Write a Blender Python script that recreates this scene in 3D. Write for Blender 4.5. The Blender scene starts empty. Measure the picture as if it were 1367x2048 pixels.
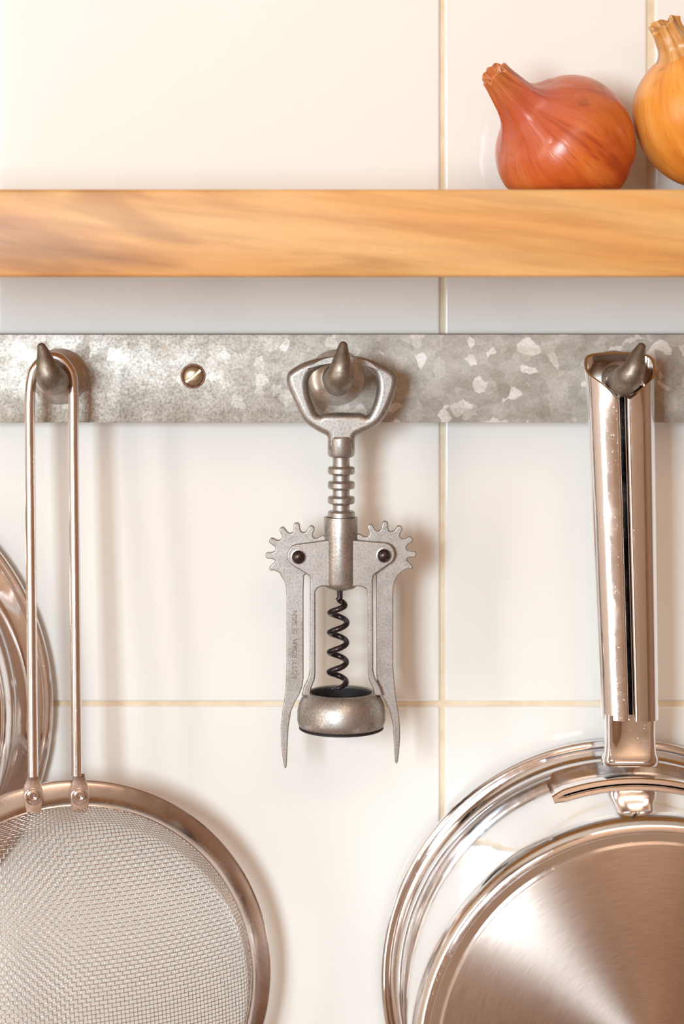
import bpy, bmesh, math, random
from mathutils import Vector, Matrix, Quaternion

random.seed(7)
scene = bpy.context.scene
COL = scene.collection
R = math.radians

# ------------------------------------------------------------------ camera
# Shift lens looking square at the tiled wall (wall face is y = 0, +x right, +z up,
# origin at eye level). S = metres per photo pixel on the wall face.
S = 0.226e-3
D = 1.05
PX, PY = 620.0, 470.0
cam_d = bpy.data.cameras.new('camera')
cam = bpy.data.objects.new('camera', cam_d)
COL.objects.link(cam)
cam.location = (0, -D, 0)
cam.rotation_euler = (R(90), 0, 0)
cam_d.sensor_fit = 'VERTICAL'
cam_d.sensor_height = 36.0
cam_d.lens = 36.0 * D / (2048 * S)
cam_d.shift_x = (683.5 - PX) / 2048
cam_d.shift_y = (PY - 1024) / 2048
cam_d.clip_start = 0.05
cam_d.dof.use_dof = True
cam_d.dof.focus_distance = D - 0.055
cam_d.dof.aperture_fstop = 6.5
scene.camera = cam

# ------------------------------------------------------------------ light
world = bpy.data.worlds.new('world')
scene.world = world
world.use_nodes = True
world.node_tree.nodes['Background'].inputs[0].default_value = (0.5, 0.36, 0.27, 1)
world.node_tree.nodes['Background'].inputs[1].default_value = 0.3


def area(name, loc, target, sx, sy, watts, color):
    ld = bpy.data.lights.new(name, 'AREA')
    ld.shape = 'RECTANGLE'
    ld.size, ld.size_y = sx, sy
    ld.energy = watts
    ld.color = color
    lo = bpy.data.objects.new(name, ld)
    COL.objects.link(lo)
    lo.location = loc
    lo.rotation_euler = (Vector(target) - Vector(loc)).to_track_quat('-Z', 'Y').to_euler()
    return lo


area('softbox_light', (-0.64, -1.95, 0.09), (0.0, 0, -0.10), 0.40, 0.54, 30.6, (0.81, 0.95, 1.05))
area('window_light', (-1.42, -1.25, -0.15), (0.0, -0.2, -0.15), 0.20, 1.70, 8.5, (1.0, 0.94, 0.86))
area('warm_fill_light', (0.30, -2.00, 1.15), (0.30, -2.10, 0.0), 0.9, 0.6, 15, (1.0, 0.725, 0.535))  # added overhead fill that warms the shadows and room; no such lamp seen

scene.view_settings.view_transform = 'Standard'
scene.view_settings.look = 'None'
scene.view_settings.exposure = 0.0
scene.view_settings.gamma = 1.0
scene.view_settings.use_curve_mapping = False


# ------------------------------------------------------------------ helpers
def W(px, py, d=0.0):
    """World point seen at photo pixel (px,py), d millimetres in front of the wall."""
    k = S * (1 - d / 1000.0 / D)
    return Vector(((px - PX) * k, -d / 1000.0, -(py - PY) * k))


def KD(d):
    return S * (1 - d / 1000.0 / D)


def origin_of(o):
    v = Vector((0, 0, 0))
    while o is not None:
        v += o.location
        o = o.parent
    return v


def finish(me, angle=35):
    me.shade_smooth()
    me.set_sharp_from_angle(angle=R(angle))


def flat_front(me, axis=1):
    """Keep big faces square to the axis flat while their rounded edges stay smooth."""
    me.shade_smooth()
    nr = [Vector(v.normal) for v in me.vertices]
    for p in me.polygons:
        if abs(p.normal[axis]) > 0.9995:
            for i in p.vertices:
                nr[i] = Vector(p.normal)
    me.normals_split_custom_set_from_vertices([tuple(n) for n in nr])


def link(name, me, mat, parent=None, loc=None, angle=35):
    """Mesh in world coordinates -> object below parent (or at loc)."""
    o = bpy.data.objects.new(name, me)
    COL.objects.link(o)
    if parent is not None:
        o.parent = parent
        off = origin_of(parent)
    else:
        off = Vector(loc) if loc is not None else Vector((0, 0, 0))
        o.location = off
    me.transform(Matrix.Translation(-off))
    me.materials.clear()
    me.materials.append(mat)
    if angle == 'flat':
        flat_front(me)
    else:
        finish(me, angle)
    return o


def thing(name, label, cat, loc, group=None):
    o = bpy.data.objects.new(name, None)
    COL.objects.link(o)
    o.empty_display_size = 0.01
    o.location = loc
    o['label'] = label
    o['category'] = cat
    if group:
        o['group'] = group
    return o


def mesh(name, vs, fs):
    me = bpy.data.meshes.new(name)
    me.from_pydata([tuple(v) for v in vs], [], fs)
    me.update()
    return me


def recalc(me):
    bm = bmesh.new()
    bm.from_mesh(me)
    bmesh.ops.remove_doubles(bm, verts=bm.verts, dist=1e-7)
    bmesh.ops.recalc_face_normals(bm, faces=bm.faces)
    bm.to_mesh(me)
    bm.free()
    return me


def basis(axis, up=(0, 0, 1)):
    a = Vector(axis).normalized()
    u = Vector(up)
    if abs(a.dot(u.normalized())) > 0.98:
        u = Vector((1, 0, 0))
    u = (u - a * u.dot(a)).normalized()
    return a, u, a.cross(u)


def lathe(name, prof, o, axis, segs=64, closed=False, wob=None):
    """Revolve [(radius, height)] about axis through o. Radius 0 ends are closed."""
    a, u, v = basis(axis)
    o = Vector(o)
    vs, fs, rings = [], [], []
    for (r, h) in prof:
        if r <= 1e-9:
            rings.append([len(vs)])
            vs.append(o + a * h)
        else:
            ring = []
            for i in range(segs):
                t = 2 * math.pi * i / segs
                rr = r * (wob(t, h) if wob else 1)
                ring.append(len(vs))
                vs.append(o + a * h + u * (rr * math.cos(t)) + v * (rr * math.sin(t)))
            rings.append(ring)
    pairs = list(zip(rings, rings[1:]))
    if closed:
        pairs.append((rings[-1], rings[0]))
    for A, B in pairs:
        for i in range(segs):
            j = (i + 1) % segs
            if len(A) == 1 and len(B) == 1:
                continue
            if len(A) == 1:
                fs.append((A[0], B[j], B[i]))
            elif len(B) == 1:
                fs.append((A[i], A[j], B[0]))
            else:
                fs.append((A[i], A[j], B[j], B[i]))
    return recalc(mesh(name, vs, fs))


def smooth_path(pts, n):
    """Catmull-Rom resample of a list of tuples (any dimension)."""
    P = [tuple(p) for p in pts]
    P = [tuple(2 * a - b for a, b in zip(P[0], P[1]))] + P + [tuple(2 * a - b for a, b in zip(P[-1], P[-2]))]
    out = []
    for i in range(1, len(P) - 2):
        for s in range(n):
            t = s / n
            out.append(tuple(0.5 * ((2 * b) + (-a + c) * t + (2 * a - 5 * b + 4 * c - d) * t * t
                                    + (-a + 3 * b - 3 * c + d) * t ** 3)
                             for a, b, c, d in zip(P[i - 1], P[i], P[i + 1], P[i + 2])))
    out.append(P[-2])
    return out


def tube(name, pts, radii, segs=12, caps=True):
    pts = [Vector(p) for p in pts]
    if not hasattr(radii, '__len__'):
        radii = [radii] * len(pts)
    vs, fs = [], []
    t0 = (pts[1] - pts[0]).normalized()
    _, u, v = basis(t0, (0, 1, 0))
    for i, p in enumerate(pts):
        if i == 0:
            t = t0
        elif i == len(pts) - 1:
            t = (pts[i] - pts[i - 1]).normalized()
        else:
            t = (pts[i + 1] - pts[i - 1]).normalized()
        q = t0.rotation_difference(t)
        u = q @ u
        v = q @ v
        t0 = t
        for s in range(segs):
            a = 2 * math.pi * s / segs
            vs.append(p + (u * math.cos(a) + v * math.sin(a)) * radii[i])
    for i in range(len(pts) - 1):
        for s in range(segs):
            q = (s + 1) % segs
            fs.append((i * segs + s, i * segs + q, (i + 1) * segs + q, (i + 1) * segs + s))
    if caps:
        fs.append(tuple(range(segs))[::-1])
        n = (len(pts) - 1) * segs
        fs.append(tuple(range(n, n + segs)))
    return recalc(mesh(name, vs, fs))


def box(name, lo, hi, bevel=0.0, segs=2):
    bm = bmesh.new()
    bmesh.ops.create_cube(bm, size=1)
    for v in bm.verts:
        v.co = Vector([lo[i] + (v.co[i] + 0.5) * (hi[i] - lo[i]) for i in range(3)])
    if bevel:
        bmesh.ops.bevel(bm, geom=bm.edges[:], offset=bevel, segments=segs, profile=0.5, affect='EDGES')
    me = bpy.data.meshes.new(name)
    bm.to_mesh(me)
    bm.free()
    return me


def from_curve(cu, M):
    o = bpy.data.objects.new('tmp', cu)
    COL.objects.link(o)
    bpy.context.view_layer.update()
    dg = bpy.context.evaluated_depsgraph_get()
    me = bpy.data.meshes.new_from_object(o.evaluated_get(dg))
    bpy.data.objects.remove(o)
    me.transform(M)
    return me


def plate(name, loops, d, thick, bevel, res=3, k=None):
    """Flat rounded plate: loops in photo pixels at depth d mm; thickness in mm."""
    k = k or KD(d)
    cu = bpy.data.curves.new(name, 'CURVE')
    cu.dimensions = '2D'
    cu.fill_mode = 'BOTH'
    b = bevel / 1000.0
    cu.extrude = max(thick / 2000.0 - b, 0)
    cu.bevel_depth = b
    cu.bevel_resolution = res
    cu.offset = -b
    for lp in loops:
        sp = cu.splines.new('POLY')
        sp.points.add(len(lp) - 1)
        for p, (x, y) in zip(sp.points, lp):
            p.co = ((x - PX) * k, -(y - PY) * k, 0, 1)
        sp.use_cyclic_u = True
    M = Matrix.Translation((0, -d / 1000.0, 0)) @ Matrix.Rotation(R(90), 4, 'X')
    return recalc(from_curve(cu, M))


def closed_smooth(pts, n=5):
    m = len(pts)
    out = []
    for i in range(m):
        a, b, c, d = pts[i - 1], pts[i], pts[(i + 1) % m], pts[(i + 2) % m]
        for s in range(n):
            t = s / n
            out.append(tuple(0.5 * ((2 * b[q]) + (-a[q] + c[q]) * t + (2 * a[q] - 5 * b[q] + 4 * c[q] - d[q]) * t * t
                                    + (-a[q] + 3 * b[q] - 3 * c[q] + d[q]) * t ** 3) for q in range(2)))
    return out


# ------------------------------------------------------------------ materials
class NT:
    def __init__(self, name):
        self.m = bpy.data.materials.new(name)
        self.m.use_nodes = True
        self.t = self.m.node_tree
        self.b = self.t.nodes['Principled BSDF']
        self.tc = self.t.nodes.new('ShaderNodeTexCoord')

    def new(self, kind, **kw):
        n = self.t.nodes.new(kind)
        for k_, v_ in kw.items():
            setattr(n, k_, v_)
        return n

    def ln(self, a, b):
        self.t.links.new(a, b)

    def mapping(self, scale=(1, 1, 1), rot=(0, 0, 0), src=None):
        mp = self.new('ShaderNodeMapping')
        mp.inputs['Scale'].default_value = scale
        mp.inputs['Rotation'].default_value = rot
        self.ln(src or self.tc.outputs['Object'], mp.inputs['Vector'])
        return mp.outputs[0]

    def noise(self, vec, scale, detail=3, rough=0.55, dist=0.0):
        n = self.new('ShaderNodeTexNoise')
        n.inputs['Scale'].default_value = scale
        n.inputs['Detail'].default_value = detail
        n.inputs['Roughness'].default_value = rough
        n.inputs['Distortion'].default_value = dist
        self.ln(vec, n.inputs['Vector'])
        return n.outputs['Fac']

    def voronoi(self, vec, scale, out='Distance', feature='F1'):
        n = self.new('ShaderNodeTexVoronoi', feature=feature)
        n.inputs['Scale'].default_value = scale
        self.ln(vec, n.inputs['Vector'])
        return n.outputs[out]

    def ramp(self, fac, stops):
        n = self.new('ShaderNodeValToRGB')
        cr = n.color_ramp
        while len(cr.elements) < len(stops):
            cr.elements.new(0.5)
        for e, (p, c) in zip(cr.elements, stops):
            e.position = p
            e.color = tuple(c) + (1,) if hasattr(c, '__len__') else (c, c, c, 1)
        self.ln(fac, n.inputs[0])
        return n.outputs[0]

    def mix(self, fac, a, b, mode='MIX'):
        n = self.new('ShaderNodeMix', data_type='RGBA', blend_type=mode)
        for sock, val in ((n.inputs[0], fac), (n.inputs[6], a), (n.inputs[7], b)):
            if hasattr(val, 'links') or isinstance(val, bpy.types.NodeSocket):
                self.ln(val, sock)
            elif hasattr(val, '__len__'):
                sock.default_value = tuple(val) + (1,)
            else:
                sock.default_value = val
        return n.outputs[2]

    def bump(self, h, strength, dist=0.001):
        n = self.new('ShaderNodeBump')
        n.inputs['Strength'].default_value = strength
        n.inputs['Distance'].default_value = dist
        self.ln(h, n.inputs['Height'])
        self.ln(n.outputs[0], self.b.inputs['Normal'])

    def set(self, **kw):
        for k_, v_ in kw.items():
            s = self.b.inputs[k_.replace('_', ' ')]
            if isinstance(v_, bpy.types.NodeSocket):
                self.ln(v_, s)
            elif hasattr(v_, '__len__'):
                s.default_value = tuple(v_) + (1,)
            else:
                s.default_value = v_
        return self


def mat_tile():
    n = NT('white_glazed_tile')
    n.set(Base_Color=(0.86, 0.842, 0.795), Roughness=0.06, Specular_IOR_Level=0.5)
    n.bump(n.noise(n.tc.outputs['Object'], 14, 1), 0.08, 0.0009)
    return n.m


def mat_grout():
    n = NT('tan_grout')
    v = n.tc.outputs['Object']
    c = n.ramp(n.noise(v, 45, 4, 0.65), [(0.3, (0.70, 0.54, 0.36)), (0.55, (0.82, 0.69, 0.51)), (0.8, (0.86, 0.78, 0.64))])
    n.set(Base_Color=c, Roughness=0.85)
    n.bump(n.noise(v, 900, 3), 0.4, 0.0004)
    return n.m


def mat_plain(name, col, rough=0.8, metal=0.0, **kw):
    n = NT(name)
    v = n.tc.outputs['Object']
    f = n.noise(v, kw.get('scale', 8), 3)
    a = [c * 0.93 for c in col]
    b = [min(c * 1.06, 1) for c in col]
    n.set(Base_Color=n.ramp(f, [(0.35, a), (0.65, b)]), Roughness=rough, Metallic=metal)
    return n.m


def mat_wood():
    n = NT('oiled_oak')
    v0 = n.mapping((1, 1, 1), (0, R(-7), 0))
    v = n.mapping((2.4, 9, 15), (0, 0, 0), v0)
    f = n.noise(v, 1.9, 4, 0.55, 0.9)
    f2 = n.noise(n.mapping((14, 80, 240), (0, 0, 0), v0), 1.0, 4, 0.6)
    f3 = n.noise(n.mapping((3, 9, 26), (0, 0, 0), v0), 2.3, 2, 0.5)
    c = n.ramp(f, [(0.30, (0.43, 0.20, 0.06)), (0.38, (0.56, 0.28, 0.085)), (0.44, (0.70, 0.375, 0.125)),
                   (0.56, (0.78, 0.445, 0.165)), (0.70, (0.74, 0.36, 0.095))])
    c2 = n.ramp(f2, [(0.34, (0.58, 0.47, 0.37)), (0.58, (1, 1, 1))])
    c3 = n.ramp(f3, [(0.4, (1, 1, 1)), (0.72, (0.92, 0.74, 0.56))])
    n.set(Base_Color=n.mix(0.8, n.mix(0.40, c, c2, 'MULTIPLY'), c3, 'MULTIPLY'), Roughness=0.42)
    n.bump(f2, 0.15, 0.0005)
    return n.m


def mat_galv():
    n = NT('galvanised_sheet')
    v = n.tc.outputs['Object']
    dv = n.new('ShaderNodeVectorMath', operation='ADD')
    nz = n.new('ShaderNodeTexNoise')
    nz.inputs['Scale'].default_value = 160
    nz.inputs['Detail'].default_value = 4
    n.ln(v, nz.inputs['Vector'])
    sc = n.new('ShaderNodeVectorMath', operation='SCALE')
    sc.inputs['Scale'].default_value = 0.006
    n.ln(nz.outputs['Color'], sc.inputs[0])
    n.ln(v, dv.inputs[0])
    n.ln(sc.outputs[0], dv.inputs[1])
    cell = n.voronoi(n.mapping((1, 0.02, 1), (0, 0, 0), dv.outputs[0]), 185, 'Color')
    sep = n.new('ShaderNodeSeparateColor')
    n.ln(cell, sep.inputs[0])
    base = n.ramp(sep.outputs[0], [(0.0, (0.49, 0.455, 0.40)), (0.5, (0.57, 0.535, 0.475)), (0.84, (0.66, 0.62, 0.56)),
                                   (0.87, (0.88, 0.85, 0.79)), (1.0, (0.92, 0.89, 0.83))])
    # left end of the sheet is more weathered: fine pale mottling instead of crisp spangle
    sx = n.new('ShaderNodeSeparateXYZ')
    n.ln(v, sx.inputs[0])
    mr = n.new('ShaderNodeMapRange')
    mr.inputs['From Min'].default_value = 0.03
    mr.inputs['From Max'].default_value = -0.07
    n.ln(sx.outputs[0], mr.inputs['Value'])
    fine = n.noise(v, 900, 5, 0.7)
    wea = n.ramp(fine, [(0.34, (0.33, 0.285, 0.24)), (0.48, (0.56, 0.52, 0.46)), (0.64, (0.72, 0.685, 0.625))])
    blot = n.noise(v, 60, 4, 0.6)
    wea = n.mix(0.75, wea, n.ramp(blot, [(0.36, (0.60, 0.54, 0.48)), (0.56, (1, 1, 1))]), 'MULTIPLY')
    wm = n.new('ShaderNodeMath', operation='MULTIPLY')
    n.ln(mr.outputs[0], wm.inputs[0])
    wm.inputs[1].default_value = 0.8
    c = n.mix(wm.outputs[0], base, wea)
    c = n.mix(0.6, c, n.ramp(fine, [(0.3, (0.62, 0.60, 0.57)), (0.58, (1, 1, 1))]), 'MULTIPLY')
    c = n.mix(0.55, c, n.ramp(n.noise(n.mapping((1, 1, 1.6), (0, R(25), 0)), 95, 5, 0.65), [(0.36, (0.66, 0.62, 0.57)), (0.56, (1, 1, 1))]), 'MULTIPLY')
    # black corrosion flecks and a few rust dots
    fl = n.noise(n.mapping((1, 1, 2.2)), 420, 6, 0.75)
    flm = n.ramp(fl, [(0.645, 0.0), (0.70, 1.0)])
    zone = n.ramp(n.noise(v, 22, 2), [(0.5, 0.0), (0.62, 1.0)])
    fz = n.mix(1.0, flm, zone, 'MULTIPLY')
    c = n.mix(fz, c, (0.10, 0.075, 0.06))
    dots = n.ramp(n.voronoi(n.mapping((1, 0.02, 1)), 62), [(0.07, 1.0), (0.10, 0.0)])
    dz = n.mix(1.0, dots, n.ramp(n.noise(v, 26, 1), [(0.58, 0.0), (0.62, 0.7)]), 'MULTIPLY')
    c = n.mix(dz, c, (0.50, 0.38, 0.22))
    n.set(Base_Color=c, Metallic=0.35, Roughness=n.ramp(sep.outputs[1], [(0, 0.38), (1, 0.55)]))
    n.bump(fine, 0.10, 0.0002)
    return n.m


def mat_cast(name, col, rough=0.42, metal=0.85, spec=1400, contrast=0.28, bump=0.35):
    n = NT(name)
    v = n.tc.outputs['Object']
    f = n.noise(v, spec, 4, 0.65)
    g = n.noise(v, spec / 9, 3, 0.55)
    lo = [c * (1 - contrast) for c in col]
    hi = [min(1, c * (1 + contrast * 0.55)) for c in col]
    c = n.ramp(f, [(0.33, lo), (0.52, col), (0.68, hi)])
    c = n.mix(0.7, c, n.ramp(g, [(0.3, (0.78, 0.76, 0.74)), (0.6, (1, 1, 1))]), 'MULTIPLY')
    n.set(Base_Color=c, Metallic=metal, Roughness=n.ramp(f, [(0.3, rough + 0.08), (0.7, rough - 0.06)]))
    n.bump(f, bump, 0.00025)
    return n.m


def mat_chrome(name, col=(0.89, 0.885, 0.90), rough=0.07, smudge=0.10, bump=0.0):
    n = NT(name)
    v = n.tc.outputs['Object']
    sm = n.noise(v, 70, 5, 0.7, 0.6)
    sp = n.noise(v, 1100, 2, 0.6)
    r = n.ramp(sm, [(0.42, rough), (0.72, rough + smudge)])
    r = n.mix(1.0, r, n.ramp(sp, [(0.66, 0.0), (0.72, 0.18)]), 'ADD')
    n.set(Base_Color=col, Metallic=1.0, Roughness=r)
    if bump:
        n.bump(n.noise(v, 40, 2), bump, 0.0006)
    return n.m


def mat_brushed():
    n = NT('brushed_steel_disc')
    # concentric brushing: fine rings in the local radius about the disc's own axis (local y)
    v = n.tc.outputs['Object']
    sx = n.new('ShaderNodeSeparateXYZ')
    n.ln(v, sx.inputs[0])
    cx = n.new('ShaderNodeCombineXYZ')
    n.ln(sx.outputs[0], cx.inputs[0])
    n.ln(sx.outputs[2], cx.inputs[1])
    ln_ = n.new('ShaderNodeVectorMath', operation='LENGTH')
    n.ln(cx.outputs[0], ln_.inputs[0])
    at = n.new('ShaderNodeMath', operation='ARCTAN2')
    n.ln(sx.outputs[2], at.inputs[0])
    n.ln(sx.outputs[0], at.inputs[1])
    c2 = n.new('ShaderNodeCombineXYZ')
    n.ln(ln_.outputs['Value'], c2.inputs[0])
    n.ln(at.outputs[0], c2.inputs[1])
    rings = n.noise(n.mapping((2600, 7, 1), (0, 0, 0), c2.outputs[0]), 1.0, 3, 0.6)
    tg = n.new('ShaderNodeTangent', direction_type='RADIAL', axis='Y')
    n.ln(tg.outputs[0], n.b.inputs['Tangent'])
    blot = n.noise(v, 30, 3)
    c = n.mix(0.35, (0.80, 0.72, 0.655), n.ramp(blot, [(0.35, (0.80, 0.74, 0.70)), (0.65, (1, 1, 1))]), 'MULTIPLY')
    c = n.mix(0.6, c, n.ramp(rings, [(0.3, (0.66, 0.63, 0.61)), (0.65, (1, 1, 1))]), 'MULTIPLY')
    n.set(Base_Color=c, Metallic=1.0, Roughness=0.26, Anisotropic=0.9, Anisotropic_Rotation=0.25)
    n.bump(rings, 0.12, 0.0002)
    return n.m


def mat_onion(name, stops, vein, pink=None):
    """Meridian-streaked skin: the bulb's own axis is the object's local z."""
    n = NT(name)
    v = n.tc.outputs['Object']
    sx = n.new('ShaderNodeSeparateXYZ')
    n.ln(v, sx.inputs[0])
    at = n.new('ShaderNodeMath', operation='ARCTAN2')
    n.ln(sx.outputs[1], at.inputs[0])
    n.ln(sx.outputs[0], at.inputs[1])
    sn = n.new('ShaderNodeMath', operation='SINE')
    cs = n.new('ShaderNodeMath', operation='COSINE')
    n.ln(at.outputs[0], sn.inputs[0])
    n.ln(at.outputs[0], cs.inputs[0])
    cv = n.new('ShaderNodeCombineXYZ')
    n.ln(cs.outputs[0], cv.inputs[0])
    n.ln(sn.outputs[0], cv.inputs[1])
    n.ln(sx.outputs[2], cv.inputs[2])
    st = n.noise(n.mapping((1, 1, 9), (0, 0, 0), cv.outputs[0]), 2.6, 4, 0.6, 0.4)
    fine = n.noise(n.mapping((1, 1, 5), (0, 0, 0), cv.outputs[0]), 17, 3, 0.6, 0.5)
    c = n.ramp(st, stops)
    c = n.mix(n.ramp(fine, [(0.56, 0.0), (0.72, 0.55)]), c, vein)
    patch = n.noise(v, 55, 3, 0.6)
    c = n.mix(n.ramp(patch, [(0.62, 0.0), (0.72, 0.6)]), c, [x * 0.45 for x in vein])
    if pink:
        z = n.new('ShaderNodeMapRange')
        z.inputs['From Min'].default_value = 0.006
        z.inputs['From Max'].default_value = 0.026
        n.ln(sx.outputs[2], z.inputs['Value'])
        z2 = n.mix(1.0, z.outputs[0], n.ramp(st, [(0.4, 0.25), (0.6, 0.75)]), 'MULTIPLY')
        c = n.mix(z2, c, pink)
        z3 = n.new('ShaderNodeMapRange')
        z3.inputs['From Min'].default_value = 0.034
        z3.inputs['From Max'].default_value = 0.047
        n.ln(sx.outputs[2], z3.inputs['Value'])
        c = n.mix(z3.outputs[0], c, n.ramp(fine, [(0.35, (0.33, 0.07, 0.02)), (0.6, (0.70, 0.24, 0.07))]))
    n.set(Base_Color=c, Roughness=0.30, Specular_IOR_Level=0.5, Coat_Weight=0.15, Coat_Roughness=0.2)
    n.bump(fine, 0.25, 0.0006)
    return n.m


M_tile = mat_tile()
M_grout = mat_grout()
M_wood = mat_wood()
M_galv = mat_galv()
M_batten = mat_plain('dark_batten_wood', (0.17, 0.085, 0.045), 0.75, scale=60)
M_pewter = mat_cast('cast_zinc', (0.47, 0.435, 0.40), 0.40, 0.85, 1150, 0.35, 0.08)
M_letter = mat_cast('relief_shade_zinc', (0.37, 0.335, 0.305), 0.45, 0.85, 1300, 0.30, 0.08)  # darker than the lever: shade of the raised strokes put into the colour
M_hook = mat_cast('aged_hook_metal', (0.34, 0.285, 0.225), 0.48, 0.9, 500, 0.30, 0.2)
M_rosette = mat_cast('polished_rosette', (0.66, 0.635, 0.60), 0.26, 0.65, 300, 0.2, 0.1)
M_screw = mat_cast('worn_brass_screw', (0.66, 0.53, 0.37), 0.32, 0.9, 700, 0.18, 0.15)
M_cup = mat_cast('rusty_screw_cup', (0.24, 0.11, 0.06), 0.55, 0.6, 500, 0.4, 0.3)
M_worm = mat_cast('black_oxide_steel', (0.055, 0.042, 0.045), 0.25, 0.7, 900, 0.2, 0.1)
M_rivet = mat_cast('dark_rivet', (0.085, 0.060, 0.055), 0.30, 0.8, 900, 0.2, 0.1)
M_plastic = mat_plain('black_plastic', (0.014, 0.010, 0.011), 0.6)
M_chrome = mat_chrome('polished_steel', rough=0.06, smudge=0.12)
M_handle = mat_chrome('polished_handle_steel', rough=0.05, smudge=0.10, bump=0.10)
M_wire = mat_chrome('drawn_wire_steel', (0.86, 0.79, 0.75), 0.17, 0.08)
M_rim = mat_chrome('satin_rim_steel', (0.66, 0.565, 0.515), 0.20, 0.12)
M_mesh = mat_chrome('fine_mesh_wire', (0.66, 0.575, 0.52), 0.26, 0.0)
M_disc = mat_brushed()
M_shallot = mat_onion('shallot_skin', [(0.28, (0.34, 0.050, 0.012)), (0.44, (0.56, 0.110, 0.020)), (0.58, (0.68, 0.170, 0.032)), (0.75, (0.74, 0.26, 0.065))],
                      (0.27, 0.035, 0.02), (0.47, 0.085, 0.065))
M_shallotneck = mat_onion('shallot_neck_skin', [(0.3, (0.36, 0.075, 0.03)), (0.45, (0.60, 0.15, 0.055)), (0.6, (0.74, 0.26, 0.09)), (0.78, (0.76, 0.40, 0.18))], (0.30, 0.045, 0.03))
M_onion = mat_onion('onion_skin', [(0.28, (0.60, 0.19, 0.025)), (0.45, (0.78, 0.29, 0.040)), (0.60, (0.86, 0.37, 0.07)), (0.78, (0.88, 0.47, 0.14))],
                    (0.58, 0.16, 0.02))
M_onionneck = mat_onion('onion_neck_skin', [(0.3, (0.34, 0.12, 0.025)), (0.45, (0.60, 0.27, 0.07)), (0.62, (0.76, 0.42, 0.15)), (0.8, (0.80, 0.52, 0.24))], (0.30, 0.10, 0.03))
M_wall = mat_plain('beige_paint', (0.78, 0.65, 0.545), 0.9)
M_brown = mat_plain('brown_panelling', (0.30, 0.17, 0.10), 0.6, scale=3)
M_floor = mat_plain('brown_floor', (0.26, 0.13, 0.07), 0.5, scale=3)
M_ceil = mat_plain('ceiling_paint', (0.66, 0.56, 0.46), 0.9)


# ------------------------------------------------------------------ room shell
def struct(name, me, mat):
    o = link(name, me, mat)
    o['kind'] = 'structure'
    return o


X0, X1, Y1, Z0, Z1 = -1.5, 1.5, -2.7, -1.35, 1.25
wall_back = struct('wall_back', box('wall_back', (X0, 0.0012, Z0), (X1, 0.10, Z1)), M_grout)
struct('wall_left', box('wall_left', (X0 - 0.1, Y1, Z0), (X0, 0.10, Z1)), M_wall)
struct('wall_right', box('wall_right', (X1, Y1, Z0), (X1 + 0.1, 0.10, Z1)), M_brown)
struct('wall_front', box('wall_front', (X0 - 0.1, Y1 - 0.1, Z0), (X1 + 0.1, Y1, Z1)), M_wall)
struct('floor', box('floor', (X0 - 0.1, Y1 - 0.1, Z0 - 0.1), (X1 + 0.1, 0.1, Z0)), M_floor)
struct('ceiling', box('ceiling', (X0 - 0.1, Y1 - 0.1, Z1), (X1 + 0.1, 0.1, Z1 + 0.1)), M_ceil)

# square glazed tiles, one object each; seams where the photo has them
TW = 884 * S
GAP = 9 * S
tile_meshes = {}


def tile(x0, x1, z0, z1, jit=True):
    key = (round(x1 - x0, 5), round(z1 - z0, 5))
    if key not in tile_meshes:
        w, h = x1 - x0, z1 - z0
        me = box('tile', (-w / 2, -0.0005, -h / 2), (w / 2, 0.0075, h / 2), 0.0013, 4)
        me.materials.append(M_tile)
        flat_front(me)
        tile_meshes[key] = me
    o = bpy.data.objects.new('tile', tile_meshes[key])
    COL.objects.link(o)
    o.parent = wall_back
    o.location = ((x0 + x1) / 2, 0.0005 + random.uniform(-0.0001, 0.0002), (z0 + z1) / 2)
    if jit:
        o.rotation_euler = (random.uniform(-1, 1) * R(0.10), 0, random.uniform(-1, 1) * R(0.10))


xs = [(884 - PX) * S + TW * 1.012 * i for i in range(-5, 6)]
zs = [-(1408 - PY) * S + TW * j for j in range(-4, 7)]
xcut = (1301 - PX) * S
for j in range(len(zs) - 1):
    for i in range(len(xs) - 1):
        a, b, c, d_ = xs[i] + GAP / 2, xs[i + 1] - GAP / 2, zs[j] + GAP / 2, zs[j + 1] - GAP / 2
        if a < X0 + 0.01 or b > X1 - 0.01 or c < Z0 + 0.01 or d_ > Z1 - 0.01:
            continue
        if j == 5 and xs[i] < xcut < xs[i + 1]:
            tile(a, xcut - GAP * 0.8, c, d_)
            tile(xcut + GAP * 0.8, b, c, d_)
        else:
            tile(a, b, c, d_)

# ------------------------------------------------------------------ wooden shelf
SD = 135.0
zt = W(0, 379, SD).z
zb = W(0, 554, SD).z
link('wooden_shelf', box('wooden_shelf', (-0.75, -SD / 1000, zb), (0.75, 0.0, zt), 0.0012, 3), M_wood)
sh = bpy.data.objects['wooden_shelf']
sh['label'] = 'thick honey-coloured oiled wooden shelf across the tiled wall below the onions'
sh['category'] = 'shelf'

# ------------------------------------------------------------------ hook rail
rail = thing('hook_rail', 'galvanised metal hook rail with pewter hooks on the tiled wall under the shelf', 'hook rail', W(683, 757, 0))
RT = 18.0
rz1, rz0 = W(0, 669, RT).z, W(0, 845, RT).z
link('backing_board', box('backing_board', (-0.56, -(RT - 1.2) / 1000, rz0 + 0.0004), (0.56, 0.0, rz1 - 0.0003), 0.0004, 1), M_batten, rail)
link('metal_strip', box('metal_strip', (-0.56, -RT / 1000, rz0), (0.56, -(RT - 1.2) / 1000, rz1), 0.0003, 2), M_galv, rail)


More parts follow.
